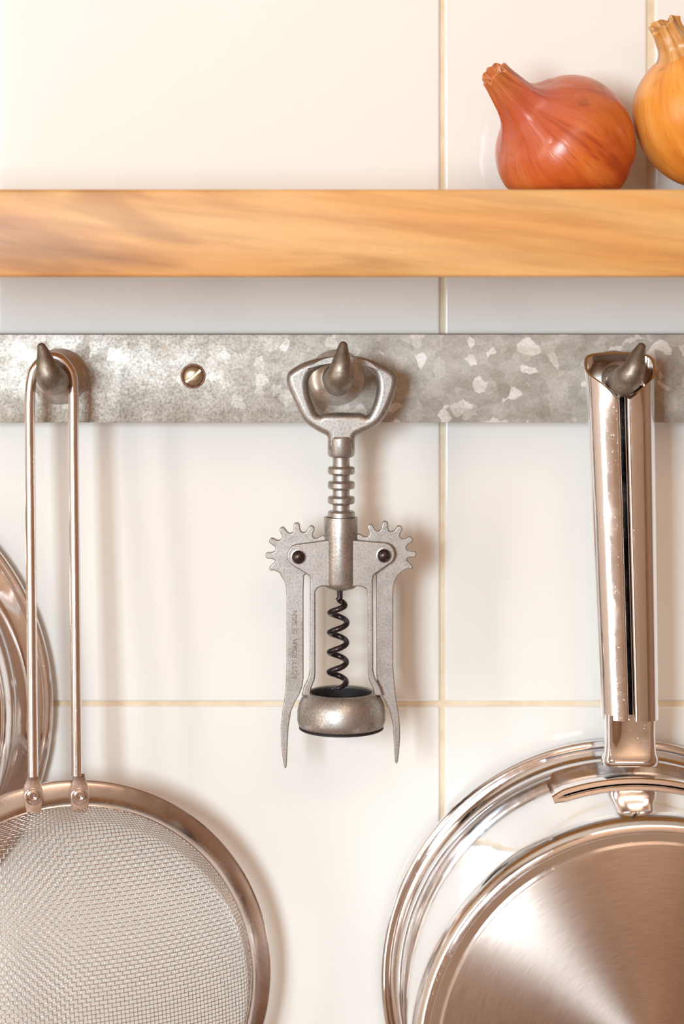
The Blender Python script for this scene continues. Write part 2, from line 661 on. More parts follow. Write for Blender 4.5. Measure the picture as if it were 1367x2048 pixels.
def hook(px, py, elbow, tip, reach=46.0):
    """Rosette plate with a fat tapering prong that leaves the wall and turns up."""
    c = W(px, py, RT)
    r = 0.0125
    pl = lathe('base_plate', [(0, 0), (r * 0.985, 0), (r, 0.0006), (r * 0.97, 0.0012), (r * 0.80, 0.0019), (r * 0.62, 0.0034),
                              (r * 0.53, 0.0042), (r * 0.50, 0.0044), (0, 0.0044)], c, (0, -1, 0), 56)
    hk = link('coat_hook', prong(c, px, py, elbow, tip, reach), M_hook, rail, angle=60)
    link('base_plate', pl, M_rosette, hk, angle=40)
    return hk


def prong(c, px, py, elbow, tip, reach):
    e = W(elbow[0], elbow[1], RT + reach)
    t = W(tip[0], tip[1], RT + reach + 3)
    a = c + Vector((0, -0.0030, 0))
    b1 = a.lerp(e, 0.45)
    b1.z = a.z - 0.0006
    pts = [(a.x, a.y, a.z, .0064), (b1.x, b1.y, b1.z, .0062), (a.lerp(e, 0.78).x, a.lerp(e, 0.78).y, e.z + .0001, .0061),
           (e.x, e.y - 0.001, e.z + 0.0018, .0060), (e.lerp(t, .35).x, e.y - 0.0035, e.lerp(t, .35).z, .0048),
           (e.lerp(t, .70).x, e.y - 0.0032, e.lerp(t, .70).z, .0031), (t.x, t.y, t.z - 0.0014, .0019)]
    sm = smooth_path(pts, 7)
    P = [Vector(p[:3]) for p in sm]
    Rr = [p[3] for p in sm]
    # rounded tip
    dirn = (P[-1] - P[-2]).normalized()
    for q in (0.45, 0.8, 0.97):
        P.append(P[len(sm) - 1] + dirn * (0.0017 * q))
        Rr.append(0.0019 * math.sqrt(max(1 - q * q, 0.02)))
    return tube('coat_hook', P, Rr, 24)


hook(119, 753, (101, 762), (83, 687))
hook(672, 755, (679, 762), (686, 684))
hook(1226, 757, (1256, 762), (1282, 687))
hook(-388, 755, (-430, 762), (-460, 687))      # out of frame on the left: carries the shallow pan

# slotted screw in its cup
sc_c = W(386, 752, RT)
scr = link('slotted_screw', lathe('slotted_screw', [(0.0044, -0.0002), (0.0044, 0.0006), (0.0041, 0.0012), (0.0032, 0.0018), (0.0018, 0.0022), (0, 0.0023)],
           sc_c, (0, -1, 0), 40), M_screw, rail, angle=50)
link('screw_cup', lathe('screw_cup', [(0.0044, -0.0002), (0.0044, 0.0003), (0.0047, 0.0008), (0.0052, 0.0008), (0.0055, 0.0003), (0.0055, -0.0002)],
     sc_c, (0, -1, 0), 40), M_cup, scr, angle=50)
cut = box('cut', (-0.0060, -0.0035, -0.00055), (0.0060, -0.0009, 0.00055))
cut.transform(Matrix.Translation(sc_c) @ Matrix.Rotation(R(-39), 4, 'Y'))


def boolean(obj, cutter_mesh):
    co = bpy.data.objects.new('cutter', cutter_mesh)
    COL.objects.link(co)
    md = obj.modifiers.new('cut', 'BOOLEAN')
    md.object = co
    md.operation = 'DIFFERENCE'
    md.solver = 'EXACT'
    bpy.context.view_layer.update()
    dg = bpy.context.evaluated_depsgraph_get()
    me = bpy.data.meshes.new_from_object(obj.evaluated_get(dg))
    obj.modifiers.clear()
    obj.data = me
    bpy.data.objects.remove(co)
    finish(me, 40)


boolean(scr, cut)

# ------------------------------------------------------------------ corkscrew
CD = 40.0           # depth of its middle plane, mm
ck = KD(CD)
cork = thing('winged_corkscrew', 'cast zinc winged corkscrew with black worm hanging on the middle hook', 'corkscrew', W(682, 735, CD))


def CP(x, y, dy=0.0):
    return Vector(((x - PX) * ck, -(CD + dy) / 1000, -(y - PY) * ck))


Z3 = 380 / 1367.0


def z1(pts):
    return [(500 + x * Z3, 660 + y * Z3) for x, y in pts]


outer = smooth_path(z1([(772, 752), (815, 735), (885, 702), (942, 655), (1000, 560), (1045, 440), (1060, 372), (1052, 322), (1015, 282), (940, 242), (860, 210), (790, 193), (700, 184),
                        (600, 186), (500, 200), (405, 226), (330, 262), (276, 305), (262, 350), (272, 400), (300, 470), (340, 560), (380, 640), (430, 690), (490, 728), (540, 752)]), 4)
neck_out = z1([(556, 766), (560, 790), (560, 860), (752, 860), (752, 790), (758, 766)])
hole = smooth_path(z1([(476, 592), (462, 560), (432, 480), (418, 400), (424, 350), (445, 312), (500, 272), (565, 246), (650, 236), (750, 240), (825, 266), (882, 310), (906, 358), (909, 430), (896, 500),
                       (872, 565), (856, 596)]), 4) + z1([(842, 610), (828, 614), (814, 606), (798, 598), (660, 595), (527, 596), (512, 604), (500, 610), (488, 606)])
link('grip_ring', plate('grip_ring', [outer + neck_out, hole], CD, 9.0, 2.9, 5), M_pewter, cork, angle='flat')
kx = 683.0


def lpx(name, prof, x=kx, dy=0.0, segs=48, closed=False):
    """Lathe about a vertical axis; profile in (radius px, photo y)."""
    o = CP(x, 0, dy)
    return lathe(name, [(r * ck, -y * ck) for r, y in prof], o, (0, 0, 1), segs, closed)


link('collar', lpx('collar', [(0, 872), (25, 872), (27, 876), (27, 908), (25.5, 911.5), (22, 914), (0, 914)], 682), M_pewter, cork, angle=25)
prof = [(0, 905), (17, 905)]
for y0 in (934, 963, 993, 1022):
    prof += [(17, y0 - 2), (19, y0), (25, y0), (27, y0 + 2.5), (27, y0 + 11), (25, y0 + 14), (19, y0 + 15), (17, y0 + 17)]
prof += [(17, 1080), (0, 1080)]
link('rack_shaft', lpx('rack_shaft', prof, 682), M_pewter, cork, angle=22)
# body: central barrel, wing plate with legs, drip ring
body = link('barrel', lpx('barrel', [(0, 1046), (28, 1046), (28, 1036), (30, 1034), (33.5, 1034), (34, 1038), (34, 1164), (32, 1172), (26, 1177), (14, 1180), (0, 1180)], 681),
            M_pewter, cork, angle=50)


def arc(cx, cy, r, a0, a1, n):
    return [(cx + r * math.cos(R(a0 + (a1 - a0) * i / n)), cy - r * math.sin(R(a0 + (a1 - a0) * i / n))) for i in range(n + 1)]


LP, RP = (596.5, 1110.5), (766.5, 1107.5)
wing = ([(652, 1080)] + arc(LP[0], LP[1], 23, 96, 238, 12) + [(612, 1147), (619, 1152), (620, 1158), (619, 1340)]
        + [(616, 1356), (607, 1374), (603, 1390), (620, 1390), (622, 1376), (629, 1358), (630.5, 1345), (630.5, 1200)]
        + arc(645, 1187, 15, 180, 90, 6) + [(716, 1172)] + arc(719, 1187, 15, 90, 0, 6)
        + [(735, 1200), (735, 1345), (737, 1358), (746, 1376), (748, 1390), (765, 1390), (760, 1374), (750, 1356), (746, 1340), (745, 1158), (747, 1150), (753, 1145)]
        + arc(RP[0], RP[1], 23, -58, 84, 12) + [(712, 1080)])
link('wing_frame', plate('wing_frame', [wing], CD + 3.6, 3.2, 0.6, 3), M_pewter, cork, angle='flat')
link('wing_frame', plate('wing_frame', [wing], CD - 3.6, 3.2, 0.6, 3), M_pewter, cork, angle='flat')
bell = link('bell_ring', lpx('bell_ring', [(62, 1384), (66, 1382.5), (70, 1384), (78, 1392), (85, 1406), (88, 1422), (88.5, 1438), (86, 1449), (82, 1453), (58, 1453), (57, 1448), (62, 1440), (66, 1420), (64, 1400)],
                       682, 0, 72, True), M_pewter, cork, angle=60)
link('plastic_insert', lpx('plastic_insert', [(62, 1388), (64, 1400), (66, 1420), (62, 1440), (56, 1450), (80, 1452), (84.5, 1453.5), (84.5, 1456), (82, 1457.5), (50, 1457.5), (50, 1445), (56, 1425), (57, 1400), (59, 1388)], 682, 0, 72, True), M_plastic, bell)

# worm
pts = []
Rh, pitch = 17.3, 39.5
pts.append(CP(679, 1174))
pts.append(CP(679, 1186))
pts.append(CP(679.5, 1194))
n_t = 4.75
for i in range(int(n_t * 28) + 1):
    ph = i / 28.0
    y = 1199 + ph * pitch
    ang = R(60) - 2 * math.pi * ph
    q = min(1.0, ph / 0.3) if ph < 4.4 else max(0.35, 1 - (ph - 4.4) * 2)
    pts.append(CP(676.5 + Rh * q * math.cos(ang) - 0.5 * ph, y, -(Rh * q * math.sin(ang) * ck * 1000)))
rad = [5.8 * ck] * len(pts)
for i in range(14):
    rad[-1 - i] = (1.2 + 4.0 * i / 14) * ck
link('worm', tube('worm', pts, rad, 14), M_worm, cork)
bx = CP(674.4, 1195), CP(684.8, 1172)
link('worm_shank', box('worm_shank', (bx[0].x, -(CD + 1.1) / 1000, bx[0].z), (bx[1].x, -(CD - 1.1) / 1000, bx[1].z), 0.0002, 1), M_worm, cork)


def gear_arc(c, angs, r0, r1):
    """Toothed outline going through tooth angles (degrees, counter-clockwise, y up)."""
    out = []
    for a in angs:
        for da, r in ((-13.5, r0), (-10.0, r0 + 1.2), (-7.6, r0 + 4.5), (-6.4, r0 + 9), (-5.7, r1 - 4.2), (-3.8, r1 - 1.2), (0, r1), (3.8, r1 - 1.2), (5.7, r1 - 4.2), (6.4, r0 + 9), (7.6, r0 + 4.5), (10.0, r0 + 1.2), (13.5, r0)):
            t = R(a + da)
            out.append((c[0] + r * math.cos(t), c[1] - r * math.sin(t)))
    return out


teeth_l = [6, 35, 64, 93, 122, 151, 180]
left = gear_arc(LP, teeth_l, 47.5, 66)
left += [(LP[0] - 57, LP[1] + 22), (LP[0] - 59, LP[1] + 27), (LP[0] - 55, LP[1] + 30), (LP[0] - 48, LP[1] + 29), (LP[0] - 38, LP[1] + 34),
         (562, 1152), (568, 1160), (571.5, 1172), (572.5, 1190), (572.5, 1330), (571, 1370), (568.5, 1396), (564, 1424), (561.3, 1455), (561.8, 1485), (564.5, 1512), (567.5, 1531),
         (570, 1535.5), (573, 1532), (574, 1515), (575, 1490), (577, 1452), (582, 1421), (590, 1402), (598, 1389), (604.5, 1372), (606.8, 1355), (606.8, 1180), (608, 1150), (622, 1140), (636, 1128)]
lev_l = link('lever', plate('lever', [left], CD, 3.8, 0.5, 3), M_pewter, cork, angle='flat')
right = [(2 * RP[0] - x, y) for x, y in gear_arc(RP, teeth_l, 47.5, 66)]
right += [(RP[0] + 57, RP[1] + 22), (RP[0] + 59, RP[1] + 27), (RP[0] + 55, RP[1] + 30), (RP[0] + 48, RP[1] + 29), (RP[0] + 38, RP[1] + 34),
          (796, 1150), (790, 1160), (786.5, 1172), (785.8, 1190), (785.8, 1330), (789, 1370), (792, 1398), (797, 1425), (799.3, 1450), (799.5, 1475), (797.5, 1502), (795.5, 1520),
          (793, 1526), (789.5, 1523), (788, 1505), (787, 1480), (784.5, 1447), (778, 1418), (769, 1400), (761, 1387), (754.5, 1368), (752.4, 1352), (751.8, 1180), (752, 1150), (741, 1140), (727, 1128)]
lev_r = link('lever', plate('lever', [right], CD, 3.8, 0.5, 3), M_pewter, cork, angle='flat')
for c in (LP, RP):
    o = CP(c[0], c[1], 5.2)
    link('rivet', lathe('rivet', [(13.2 * ck, -0.0006), (13.2 * ck, 0.0004), (12 * ck, 0.0012), (8.5 * ck, 0.0021), (4 * ck, 0.0025), (0, 0.0026)], o, (0, -1, 0), 32), M_rivet, cork, angle=60)
    link('washer', lathe('washer', [(13 * ck, 0.0), (15.2 * ck, 0.0), (15.2 * ck, 0.0003), (13 * ck, 0.0004)], o, (0, -1, 0), 32, True), M_pewter, cork)

# worn raised lettering along the left lever
def lettering(txt, x, y, size):
    cu = bpy.data.curves.new('lettering', 'FONT')
    cu.body = txt
    cu.size = size * ck
    cu.extrude = 0.00004
    cu.bevel_depth = 0.00016
    cu.bevel_resolution = 1
    cu.offset = -0.00006
    cu.align_x = 'CENTER'
    cu.align_y = 'CENTER'
    M = Matrix.Translation(CP(x, y, 1.92)) @ Matrix.Rotation(R(-90), 4, 'Y') @ Matrix.Rotation(R(90), 4, 'X')
    return from_curve(cu, M)


link('lettering', lettering('ROTTERDAM', 589, 1316, 13.5), M_letter, lev_l)
link('lettering', lettering('DESIGN', 589, 1243, 13.5), M_letter, lev_l)


# ------------------------------------------------------------------ pans
def pan_shell(root, c, Rr, depth, d0, fl=9.3):
    """Pan hung with its mouth to the wall. c: axis point on the wall (x,z), radii in mm."""
    o = Vector((c[0], 0, c[1]))
    m = 0.001
    Rw = Rr - fl           # side wall radius
    d1 = depth
    e = fl - 9.3
    prof = [(Rw - 1.5, d0 + 9), (Rw - 1.0, d0 + 5.5), (Rr - 3.0, d0 + 0.3), (Rr - 1.2, d0 - 0.4), (Rr - 0.3, d0 + 0.1), (Rr, d0 + 1.0), (Rr - 0.3, d0 + 2.2), (Rr - 1.3, d0 + 3.1), (Rr - 2.6, d0 + 3.5), (Rr - 3.8, d0 + 3.3),
            (Rr - 4.1, d0 + 2.9), (Rr - 4.4, d0 + 3.0), (Rr - 4.7, d0 + 3.5), (Rr - 5.8 - e * 0.2, d0 + 4.1), (Rr - 7.0 - e * 0.5, d0 + 5.0), (Rr - 8.0 - e * 0.8, d0 + 6.4), (Rw + 0.6, d0 + 8.2), (Rw + 0.15, d0 + 10.0), (Rw, d0 + 12.5)]
    n = 5
    for i in range(1, n):
        prof.append((Rw + 0.6 * math.sin(math.pi * i / n) + 0.4 * i / n, d0 + 12.5 + (d1 - 13 - d0 - 12.5) * i / n))
    Rb = Rw + 0.7
    prof += [(Rb, d1 - 13)]
    for i in range(1, 9):
        t = R(90 * i / 8)
        prof.append((Rb - 5.8 + 5.8 * math.cos(t), d1 - 13 + 9.5 * math.sin(t)))
    prof += [(Rb - 5.9, d1 - 4.5), (Rb - 6.5, d1 - 4.4), (Rb - 6.6, d1 - 3.2), (Rb - 6.8, d1 - 3.0), (Rb - 8.6, d1 - 3.0), (Rb - 10.9, d1 - 3.0), (Rb - 14, d1 - 3.05)]
    inner = [(Rb - 14, d1 - 5.5), (Rb - 9, d1 - 6.5), (Rw - 2.2, d1 - 15)]
    prof += inner
    sh_ = link('pan_wall', lathe('pan_wall', [(r * m, h * m) for r, h in prof], o, (0, -1, 0), 160, True), M_chrome, root, angle=28)
    Rd = Rb - 10.9
    dm = lathe('base_disc', [(0, (d1 - 5.2) * m), (Rd * m, (d1 - 5.2) * m), (Rd * m, (d1 - 0.7) * m), ((Rd - 0.5) * m, (d1 - 0.1) * m), ((Rd - 1.2) * m, d1 * m), ((Rd * 0.6) * m, d1 * m), ((Rd * 0.3) * m, d1 * m), (0, d1 * m)],
               o, (0, -1, 0), 128)
    bd = bpy.data.objects.new('base_disc', dm)
    COL.objects.link(bd)
    bd.parent = root
    bd.location = o - origin_of(root)
    dm.transform(Matrix.Translation(-o))
    dm.materials.append(M_disc)
    finish(dm, 30)
    return Rw


kd = KD(9)
pc = ((1242 - PX) * kd, -(1961 - PY) * kd)
pan = thing('saucepan', 'large polished steel saucepan with slotted hollow handle hanging base-out on the right hook', 'saucepan', (pc[0], 0, pc[1]))
Rw = pan_shell(pan, pc, 481 * kd * 1000, 114, 5)

# bracket plate welded on top of the side wall
def bracket():
    vs, fs = [], []
    n = 40
    half = R(21)
    Ro, Ri = (Rw + 3.6) / 1000, (Rw + 1.05) / 1000
    da, db = 0.024, 0.0575
    sec = []
    for i in range(n + 1):
        t = -half + 2 * half * i / n
        e = abs(t) / half
        lift = 0.0 if e < 0.86 else -(e - 0.86) / 0.14 * 0.0012
        back = da + (0.010 if e > 0.93 else 0)
        ring = []
        for r, d_ in ((Ri + lift, back), (Ro + lift - 0.0003, back), (Ro + lift, back + 0.0004), (Ro + lift, db - 0.0005), (Ro + lift - 0.0005, db), (Ri + lift + 0.0005, db), (Ri + lift, db - 0.0005)):
            ring.append(len(vs))
            vs.append((pc[0] + r * math.sin(t), -d_, pc[1] + r * math.cos(t)))
        sec.append(ring)
    for a, b in zip(sec, sec[1:]):
        for k_ in range(7):
            q = (k_ + 1) % 7
            fs.append((a[k_], a[q], b[q], b[k_]))
    fs.append(tuple(sec[0]))
    fs.append(tuple(sec[-1])[::-1])
    return recalc(mesh('handle_bracket', vs, fs))


link('handle_bracket', bracket(), M_chrome, pan, angle=40)

# neck between bracket and handle
HD = 41.0
hk_ = KD(HD)


def HPX(x, y, d):
    return Vector(((x - PX) * hk_, -d / 1000, -(y - PY) * hk_))


def rsec(w, t, n=8, notch=0.0):
    """Rounded section, half width w and half thickness t (mm), dished on the front by notch."""
    pts_ = []
    N = 40
    for i in range(N):
        a = 2 * math.pi * i / N
        c, s = math.cos(a), math.sin(a)
        x = w * math.copysign(abs(c) ** 0.45, c)
        y = t * math.copysign(abs(s) ** 0.6, s)
        if s > 0:
            y -= notch * max(0, 1 - (x / (w * 0.8)) ** 2)
        pts_.append((x, y))
    return pts_


def loft(name, secs, caps=True):
    vs, fs, rings = [], [], []
    for s in secs:
        rings.append(list(range(len(vs), len(vs) + len(s))))
        vs += s
    m_ = len(rings[0])
    for a, b in zip(rings, rings[1:]):
        for i in range(m_):
            j = (i + 1) % m_
            fs.append((a[i], a[j], b[j], b[i]))
    if caps:
        fs.append(tuple(rings[0])[::-1])
        fs.append(tuple(rings[-1]))
    return recalc(mesh(name, vs, fs))


secs = []
for (y, cx, w, t, d_, no) in ((1427, 1258, 11.0, 5.2, 41, 2.4), (1440, 1258, 11.0, 5.2, 41, 2.5), (1465, 1258, 10.9, 5.2, 41, 2.5), (1490, 1258.5, 11.0, 5.0, 41, 2.0),
                              (1505, 1258.5, 11.3, 5.2, 41, 0.6), (1514, 1259, 12.0, 5.8, 40.5, 0.2), (1522, 1259, 12.3, 6.2, 40, 0), (1530, 1259, 12.0, 6.0, 39, 0)):
    p = HPX(cx, y, d_)
    secs.append([Vector((p.x + x / 1000, p.y - yy / 1000, p.z)) for x, yy in rsec(w, t, notch=no)])
link('handle_neck', loft('handle_neck', secs), M_handle, pan, angle=50)


def c_section():
    """Open rolled-sheet section with its slit to the front: (x,y) mm, y towards the viewer."""
    o_ = [(1.25, 1.5), (1.25, 5.6), (1.5, 6.9), (2.6, 7.7), (4.2, 7.9), (9.2, 7.3), (11.4, 6.4), (13.0, 4.8), (14.2, 2.2), (14.9, -1.0), (14.9, -3.2), (14.0, -5.0), (11.5, -6.3), (6.0, -7.0)]
    full = o_ + [(0, -7.2)] + [(-x, y) for x, y in reversed(o_)]
    # left lobe is rounder than the right one
    out = []
    for x, y in full:
        if x < -2 and y > 0:
            y = {-2.6: 7.9, -4.2: 7.4, -9.2: 4.9, -11.4: 3.5, -13.0: 2.2, -14.2: 0.6}.get(x, y)
        out.append((x, y))
    sm = smooth_path(out, 4)
    # offset inwards for thickness
    inn = []
    for i, p in enumerate(sm):
        a = sm[max(i - 1, 0)]
        b = sm[min(i + 1, len(sm) - 1)]
        tx, ty = b[0] - a[0], b[1] - a[1]
        l = math.hypot(tx, ty)
        inn.append((p[0] + ty / l * 1.0, p[1] - tx / l * 1.0) if True else p)
    # make sure "inn" lies inside
    if sum(abs(q[0]) for q in inn) > sum(abs(q[0]) for q in sm):
        inn = [(2 * p[0] - q[0], 2 * p[1] - q[1]) for p, q in zip(sm, inn)]
    return sm + inn[::-1]


sec0 = c_section()


def handle_rings():
    secs_ = []
    N = 26
    for i in range(N + 1):
        f = i / N
        ring = []
        for x, y in sec0:
            # oblique scooped mouth: back wall reaches higher than the front edges
            q = min(max((y + 7.2) / 15.0, 0), 1)
            top = 706 + 96 * q ** 1.2 * (1 - 0.48 * min(abs(x) / 13.0, 1.0) ** 1.3 * max(0.0, (q - 0.45) / 0.55))
            yy = top + (1437 - top) * f
            g = (yy - 706) / (1437 - 706)
            cx = 1239 + (1259.5 - 1239) * g
            w = 1.0 - 0.165 * g
            fl = 1 + 0.03 * math.exp(-(yy - top) / 18.0)
            p = HPX(cx, yy, HD)
            ring.append(Vector((p.x + x * w * fl / 1000, p.y - y * (1 - 0.12 * g) * fl / 1000, p.z)))
        secs_.append(ring)
    return secs_


hnd = link('handle', loft('handle', handle_rings()), M_handle, pan, angle=40)
hc = W(1236, 757, 33)
cutc = lathe('cut', [(0, -0.012), (0.0078, -0.012), (0.0078, 0.008), (0, 0.008)], hc, (0, -1, 0), 32)
boolean(hnd, cutc)

# shallow pan at the left edge, behind the strainer
kd2 = KD(9)
sc2 = ((-400 - PX) * kd2, -(1415 - PY) * kd2)
span = thing('shallow_pan', 'shiny shallow steel pan cut off by the left edge behind the strainer handle', 'pan', (sc2[0], 0, sc2[1]))
Rw2 = pan_shell(span, sc2, 505 * kd2 * 1000, 40, 5, 16.0)
lp = []
top = sc2[1] + (Rw2 + 1) / 1000
htop = W(0, 745, 44).z
for (x, z) in ((-0.014, top - 0.001), (-0.015, top + 0.02), (-0.015, htop - 0.012), (-0.010, htop), (0, htop + 0.004), (0.010, htop), (0.015, htop - 0.012), (0.015, top + 0.02), (0.014, top - 0.001)):
    lp.append((sc2[0] - 0.004 + x, -0.030, z))
link('loop_handle', tube('loop_handle', smooth_path(lp, 6), 0.0028, 12), M_chrome, span)

# ------------------------------------------------------------------ strainer
kr = KD(38)
SC = Vector(((141.5 - PX) * kr, -0.038, -(1964 - PY) * kr))
yaw, pitch_ = R(10), R(0)
st_axis = Vector((math.sin(yaw), -math.cos(yaw), 0)).normalized()      # opening is to the wall, bowl to the viewer
sieve = thing('mesh_strainer', 'fine mesh steel strainer with looped wire handle hanging on the left hook', 'strainer', SC)
RO = 403.5 * kr
a_, u_, v_ = basis(st_axis)
m = 0.001
ro = RO / m
rim_prof = [(ro - 1.3, 0.4), (ro - 0.9, -0.3), (ro - 0.3, -0.5), (ro + 0.1, -0.1), (ro + 0.1, 0.5), (ro - 0.4, 1.0), (ro - 1.2, 1.35), (ro - 2.6, 2.1), (ro - 4.4, 3.2), (ro - 6.0, 4.3), (ro - 7.4, 5.6),
            (ro - 8.4, 6.9), (ro - 8.8, 7.8), (ro - 9.2, 8.0), (ro - 9.5, 7.6), (ro - 9.3, 6.6), (ro - 8.2, 5.0), (ro - 6.6, 3.5), (ro - 4.8, 2.5), (ro - 2.8, 1.5)]
rim = link('rim_band', lathe('rim_band', [(r * m, h * m) for r, h in rim_prof], SC, st_axis, 160, True), M_rim, sieve, angle=30)

# woven wire bowl
def weave():
    rb = (ro - 9.7) * m
    NT_ = 400

    def slope(t):
        return R(31) * t / 0.78 if t < 0.78 else R(31) + R(48) * min(1.0, (t - 0.78) / 0.07)

    rr_, hh_ = [0.0], [0.0]
    for q in range(NT_):
        a1 = slope((q + 0.5) / NT_)
        rr_.append(rr_[-1] + math.cos(a1) / NT_)
        hh_.append(hh_[-1] + math.sin(a1) / NT_)
    flat = rb / rr_[-1]
    H = hh_[-1] * flat
    p = 0.00178
    wr = 0.00018
    amp = 0.00019
    n = int(flat / p)
    vs, fs = [], []

    def look(rho):
        f = min(rho / flat, 0.99999) * NT_
        q = int(f)
        g = f - q
        return (rr_[q] + (rr_[q + 1] - rr_[q]) * g) * flat, H - (hh_[q] + (hh_[q + 1] - hh_[q]) * g) * flat

    def nrm(x, y):
        rho = math.hypot(x, y)
        ph = slope(min(rho / flat, 1))
        cx, cy = (x / rho, y / rho) if rho > 1e-9 else (0, 0)
        return (u_ * cy + v_ * cx) * math.sin(ph) + a_ * math.cos(ph)

    def pt(x, y, lift):
        rho = math.hypot(x, y)
        cx, cy = (x / rho, y / rho) if rho > 1e-9 else (0, 0)
        r, h = look(rho)
        q = SC + u_ * (r * cy) + v_ * (r * cx) + a_ * (h + 0.0062)
        return q + nrm(x, y) * lift if lift else q

    rot = R(-4)
    cr, sr = math.cos(rot), math.sin(rot)
    for fam in (0, 1):
        for i in range(-n, n + 1):
            c = i * p
            L = math.sqrt(max(flat * flat - c * c, 0))
            k0 = int(L / (p / 2))
            if k0 < 3:
                continue
            prev = None
            for k_ in range(-k0, k0 + 1):
                s = k_ * p / 2
                x, y = (c, s) if fam == 0 else (s, c)
                x, y = x * cr - y * sr, x * sr + y * cr
                # over / under at each crossing
                if k_ % 2 == 0:
                    sg = 1 if ((k_ // 2 + i) % 2 == 0) else -1
                    if fam:
                        sg = -sg
                    lift = amp * sg
                else:
                    lift = 0
                P = pt(x, y, lift)
                N = nrm(x, y)
                if fam == 0:
                    dx, dy = -sr, cr
                else:
                    dx, dy = cr, sr
                T = (pt(x + dx * 1e-4, y + dy * 1e-4, lift) - P).normalized()
                B = N.cross(T)
                b0 = len(vs)
                vs += [P + N * wr, P + B * wr, P - N * wr, P - B * wr]
                if prev is not None:
                    for e in range(4):
                        g = (e + 1) % 4
                        fs.append((prev + e, prev + g, b0 + g, b0 + e))
                prev = b0
    return mesh('mesh_bowl', vs, fs)


mb = link('mesh_bowl', weave(), M_mesh, sieve, angle=180)
mb['kind'] = 'stuff'

# looped wire handle riveted to the front of the band
def sieve_front(px, py, h):
    """Point where the view ray through (px,py) meets the plane h above the rim plane."""
    o = Vector((0, -D, 0))
    d_ = (W(px, py, 0) - o).normalized()
    q = SC + st_axis * h
    t = (q - o).dot(st_axis) / d_.dot(st_axis)
    return o + d_ * t


bl = sieve_front(66, 1553, 0.0062)
br = sieve_front(154, 1551, 0.0062)
WD = 37.0
_l, _r = W(60, 900, WD), W(147.2, 900, WD)
path = [bl, bl.lerp(_l, 0.3), bl.lerp(_l, 0.6), bl.lerp(_l, 0.82), bl.lerp(_l, 0.94), _l, W(59.7, 865, WD), W(59.5, 830, WD), W(59.6, 803, WD), W(61, 776, WD), W(63.5, 757, WD), W(69, 739, WD), W(86, 720, WD), W(105, 714, WD), W(124, 721, WD), W(140, 741, WD), W(145.2, 759, WD), W(146.5, 778, WD), W(147, 803, WD), W(147, 830, WD), W(147.1, 865, WD),
        _r, _r.lerp(br, 0.06), _r.lerp(br, 0.18), _r.lerp(br, 0.4), _r.lerp(br, 0.7), br]
wire = link('wire_handle', tube('wire_handle', smooth_path(path, 8), 0.00232, 20), M_wire, sieve, angle=60)


def tab(px0, px1, b):
    """Flattened wire end with a dimpled rivet."""
    cpx = (px0 + px1) / 2
    half = (px1 - px0) / 2
    outl = []
    for (f, w) in ((0.0, 0.56), (0.08, 0.60), (0.2, 0.72), (0.32, 0.92), (0.45, 1.0), (0.6, 1.0), (0.8, 0.92), (0.95, 0.80), (1.0, 0.70)):
        outl.append((f, w))
    y0, y1 = 1546, 1624
    vs, fs = [], []
    cols = []
    for f, w in outl:
        y = y0 + (y1 - y0) * f
        hgt = 0.0062 + 0.0028 * f
        th = 0.0030 - 0.0020 * min(1, f / 0.22)
        ring = []
        for xx, lift in ((-1, 0), (-0.92, 0.8), (-0.4, 1), (0.4, 1), (0.92, 0.8), (1, 0), (0.9, -1), (-0.9, -1)):
            pnt = sieve_front(cpx + (f - 0.5) * 2.0 + xx * w * half, y, hgt) + st_axis * (lift * th * 0.5)
            ring.append(pnt)
        cols.append(ring)
    t_ = link('handle_tab', loft('handle_tab', cols), M_rim, sieve, angle=40)
    rc = sieve_front(cpx + 1, 1593, 0.0082 + 0.0006)
    rr = 0.0034
    link('rivet', lathe('rivet', [(rr * 1.12, -0.0006), (rr * 1.12, 0.0002), (rr * 1.03, 0.0004), (rr * 0.94, 0.0003), (rr * 0.80, 0.0005), (rr * 0.55, 0.0008), (rr * 0.34, 0.0007), (rr * 0.15, 0.0003), (0, 0.0002)],
         rc, st_axis, 32), M_chrome, t_, angle=60)


tab(47, 85, bl)
tab(140, 178, br)


